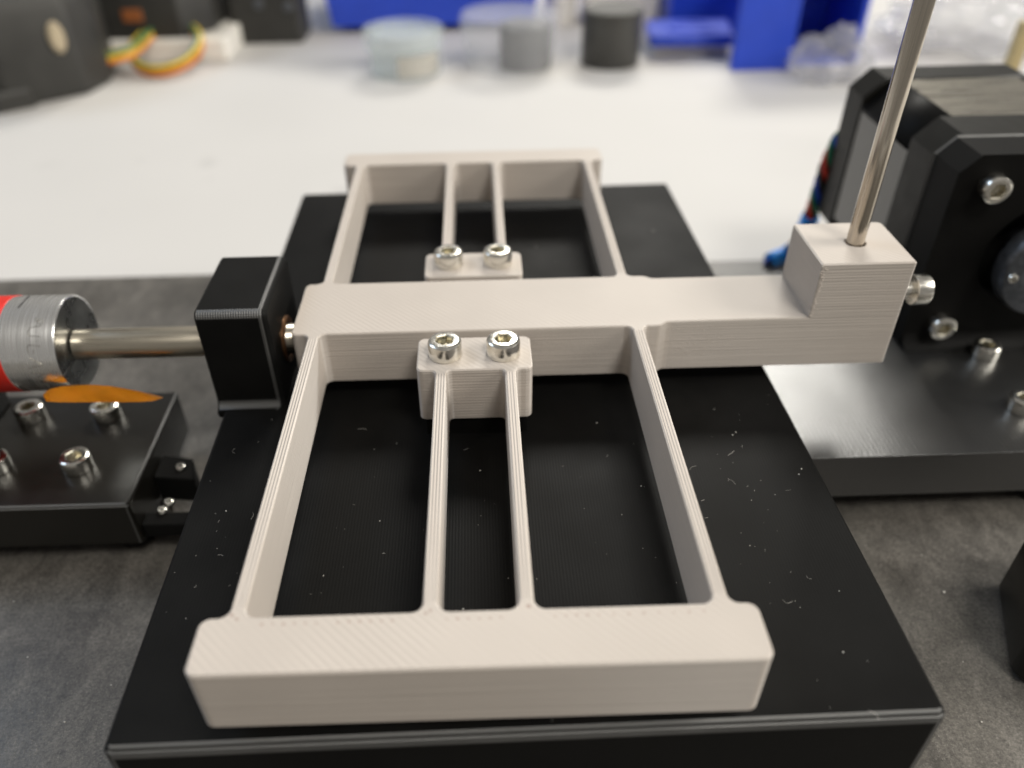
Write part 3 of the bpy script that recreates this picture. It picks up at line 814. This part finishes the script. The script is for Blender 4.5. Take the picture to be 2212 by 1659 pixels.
o = thing('clear_cup', 'clear plastic tub standing over a grey cylinder next to the glass jar', 'tub', (18, 312, ZT))
obj('wall', lathe([(21, ZT + 0.05), (21.6, ZT + 0.05), (25.5, ZT + 22), (24, ZT + 25.5), (16, ZT + 27.0), (0, ZT + 27.4), (0, ZT + 26.8), (16, ZT + 26.4), (23.5, ZT + 25.0), (24.9, ZT + 22), (21, ZT + 0.05)], (18, 312, 0), 'z', 48, close=False), 'clear', o)
c = obj('spool', lathe([(0, ZT + 0.1), (12.5, ZT + 0.1), (13, ZT + 0.7), (13, ZT + 20), (12.2, ZT + 20.8), (0, ZT + 20.8)], (26, 309, 0), 'z', 36), 'dkblack', base=(26, 309, ZT))
tag(c, 'dark grey cylinder seen through the clear plastic tub', 'cylinder')

o = thing('blue_bin', 'blue plastic storage bin with a flared rim behind the glass jar', 'bin', (-24, 430, ZT))
bm = bmesh.new()
def shell(x0, x1, y0, y1, z0, z1, fl, t, bm):
    o0 = [(x0, y0), (x1, y0), (x1, y1), (x0, y1)]; 
    oo = lambda d, z: [bm.verts.new((x + (d if x > (x0 + x1) / 2 else -d), y + (d if y > (y0 + y1) / 2 else -d), z)) for x, y in o0]
    R0, R1, R2, R3 = oo(0, z0), oo(fl, z1), oo(fl - t, z1), oo(-t, z0 + t)
    for a, b in ((R0, R1), (R1, R2), (R2, R3)):
        for i in range(4):
            j = (i + 1) % 4; bm.faces.new((a[i], a[j], b[j], b[i]))
    bm.faces.new(R0[::-1]); bm.faces.new(R3)
shell(-82, 35, 383, 490, ZT + 4, ZT + 60, 7, 1.6, bm)
obj('bin_body', bm, 'blue', o)
for x in (-66, 16):
    obj('foot', box(x, x + 8, 390, 398, ZT + 0.02, ZT + 4.2, 0.5, 0.2), 'dkblack', o)
obj('rim', box(-92, 45, 372, 376.0, ZT + 50, ZT + 60, 0.6, 0.4), 'blue', o)

o = thing('white_bottle', 'pale plastic bottle standing behind the clear tub', 'bottle', (55, 395, ZT))
obj('bottle_body', lathe([(0, ZT), (9, ZT), (9.6, ZT + 0.8), (9.6, ZT + 60), (4, ZT + 68)], (52, 398, 0), 'z', 28), 'white', o)
obj('cap', lathe([(4.2, ZT + 66), (4.4, ZT + 76), (0, ZT + 76)], (52, 398, 0), 'z', 24, close=False), 'dkblack', o)
o = obj('white_carton', box(66, 108, 385, 420, ZT + 0.02, ZT + 55, 1, 0.6), 'white', base=(87, 400, ZT))
tag(o, 'upright white carton behind the dark can and blue tray', 'carton')

o = thing('blue_tray', 'flat bright blue tray resting on a pale block beside the dark can', 'tray', (116, 335, ZT))
obj('tray_plate', prism(rounded([(91, 318), (134, 316), (140, 352), (95, 354)], 2.5, 4), [(0.4, ZT + 5.6), (0, ZT + 6), (0, ZT + 10), (0.8, ZT + 11)]), 'blue', o)
obj('recess_ring', lathe([(9.0, ZT + 11.05), (9.2, ZT + 11.8), (12.6, ZT + 11.8), (12.8, ZT + 11.05)], (116, 335, 0), 'z', 36, close=False), 'blue', o)
o2 = obj('pale_block', box(95, 133, 323, 349, ZT + 0.02, ZT + 5.5, 1.5, 0.5), 'white', base=(114, 336, ZT))
tag(o2, 'pale block under the blue tray', 'block')

o = thing('blue_box', 'tall blue plastic box, open at the front, behind the clear bag', 'box', (156, 310, ZT))
obj('front_panel', box(128, 157, 291.5, 294.5, ZT + 0.02, ZT + 56, 0.6, 0.4), 'blue', o)
def slab_poly(name, pts, z0, z1): obj(name, prism(rounded(pts, 0.5, 3), [(0.3, z0), (0, z0 + 0.3), (0, z1 - 0.3), (0.3, z1)]), 'blue', o)
slab_poly('floor', [(130, 295), (190, 300), (192, 350), (152, 350)], ZT + 0.02, ZT + 2.0)
slab_poly('back_wall', [(152, 350.2), (194, 350.2), (194, 353), (152, 353)], ZT + 0.02, ZT + 56)
slab_poly('side_wall', [(191, 300), (194, 300), (194, 350), (192.2, 350)], ZT + 0.02, ZT + 56)
slab_poly('side_wall', [(127.5, 294.6), (130, 294.6), (152, 350), (149, 351)], ZT + 0.02, ZT + 56)
slab_poly('unseen_shade_lid', [(126, 290.5), (196, 296), (196, 355), (148, 355)], ZT + 56.2, ZT + 58.5)  # unseen lid, added to keep the inside of the box dark
o = thing('blue_crate', 'small dark blue crate standing behind the blue tray', 'crate', (132, 385, ZT))
bm = bmesh.new(); shell(112, 152, 366, 410, ZT + 0.05, ZT + 26, 2.0, 1.4, bm)
obj('crate_body', bm, 'blue', o)

# crumpled clear bags
import mathutils
def bag(name, label, c, sx, sy, sz, seed):
    bm = bmesh.new(); off = Vector((seed * 3.1, seed * 1.7, seed))
    bmesh.ops.create_icosphere(bm, subdivisions=5, radius=1.0)
    for v in bm.verts:
        q = v.co + off
        n = mathutils.noise.noise(q * 1.7) * 0.35 + abs(mathutils.noise.noise(q * 3.6)) * 0.34 + abs(mathutils.noise.noise(q * 8.0)) * 0.10
        v.co = Vector((v.co.x * sx, v.co.y * sy, max(v.co.z, -0.55) * sz)) * (0.82 + n)
    zmin = min(v.co.z for v in bm.verts)
    for v in bm.verts: v.co += Vector((c[0], c[1], ZT + 0.05 - zmin))
    o = obj(name, bm, 'film', base=(c[0], c[1], ZT), smooth=15)
    return tag(o, label, 'bag')
bag('clear_bag', 'crumpled clear plastic bag lying against the blue box', (171, 276), 19, 15, 13, 1)
bag('clear_bag', 'wide crumpled clear bag lying on the table behind the motor', (265, 330), 52, 40, 15, 4)

p = on_y(2182, 150, 170)
o = obj('wooden_stick', box(p.x - 2.2, p.x + 2.2, 168, 172, ZT + 0.02, on_y(2180, 46, 170).z, 0.5, 0.3), 'wood', base=(p.x, 170, ZT))
tag(o, 'pale wooden stick standing upright behind the motor', 'stick')

# left: white box, black unit on it, dark equipment, small black box, wires
o = obj('white_box', box(-222, -131, 331, 420, ZT + 0.02, ZT + 11.5, 2, 1.0), 'white', base=(-170, 370, ZT))
tag(o, 'low white box under the black unit', 'box')
o = thing('black_unit', 'black electronic unit sitting on the low white box', 'device', (-170, 370, ZT + 11.5))
obj('case', prism(rounded([(-220, 334), (-153, 334), (-140, 350), (-140, 412), (-220, 412)], 3, 4), [(0.6, ZT + 11.55), (0, ZT + 12.2), (0, ZT + 40), (0.6, ZT + 41)]), 'dkblack', o)
obj('port', box(-182, -172, 333.2, 334.6, ZT + 20, ZT + 26, 0.4, 0.2), 'w_brown', o)
o = thing('dark_equipment', 'bulky black equipment with a pale oval knob at the table edge', 'equipment', (-215, 290, ZT))
obj('housing', prism(rounded([(-262, 262), (-214, 258), (-186, 280), (-182, 300), (-190, 330), (-262, 336)], 7, 5), [(2, ZT + 0.02), (0, ZT + 2), (0, ZT + 38), (3, ZT + 44)]), 'dkblack', o)
obj('skirt', prism(rounded([(-268, 252), (-218, 252), (-205, 262), (-205, 300), (-268, 300)], 3, 4), [(0.5, ZT + 0.03), (0, ZT + 0.6), (0, ZT + 7), (1.5, ZT + 9)]), 'dkblack', o)
kp = on_y(196, 60, 281)
obj('knob', lathe([(0, 0), (4.6, 0.4), (4.6, 2.2), (3.6, 3.4), (0, 3.8)], (0, 0, 0), 'z', 28), 'tan', o)
kn = [q for q in o.children if q.name.startswith('knob')][0]
kn.rotation_euler = (R_(90), 0, R_(42)); kn.scale = (0.8, 1.5, 1)
kn.data.transform(Matrix.Translation(ORIGIN[o.name] * MM))
kn.location = (Vector((-192.5, 276.5, -8)) - ORIGIN[o.name]) * MM
o = thing('small_black_box', 'small upright black box with two round buttons beside the blue bin', 'box', (-114, 380, ZT))
obj('case', box(-137.0, -96.5, 365, 394, ZT + 0.02, ZT + 44, 3, 0.8), 'dkblack', o)
for px, py in ((558, 9), (622, 15)):
    q = on_y(px, py, 365)
    obj('button', lathe([(2.6, 365.1), (2.6, 364.3), (2.2, 363.9), (0, 363.9)], (q.x, 0, q.z), 'y', 20, close=False), 'coupler', o)

o = thing('wire_loop', 'coiled bundle of orange, yellow and brown wires lying by the white box', 'wires', (-155, 318, ZT))
for i, mt in enumerate(('w_orange', 'w_yellow', 'w_green', 'w_orange', 'w_brown', 'w_yellow')):
    c = Vector((-159.5, 323, ZT + 7)); pts = []
    dz = (i % 3) * 1.7; dr = (i // 3) * 1.6
    pts += [Vector((-186, 302 + i * 0.8, ZT + 8 + dz)), Vector((-172, 309 + i * 0.9, ZT + 10 + dz))]
    for k_ in range(15):
        a = R_(125 - 24 * k_)
        pts.append(c + Vector(((16 + dr) * math.cos(a), (20 + dr) * math.sin(a), 1.2 + dz + 6.0 * math.sin(a))))
    obj('wire', tube(smooth_path(pts, 5), 0.95, 8), mt, o)
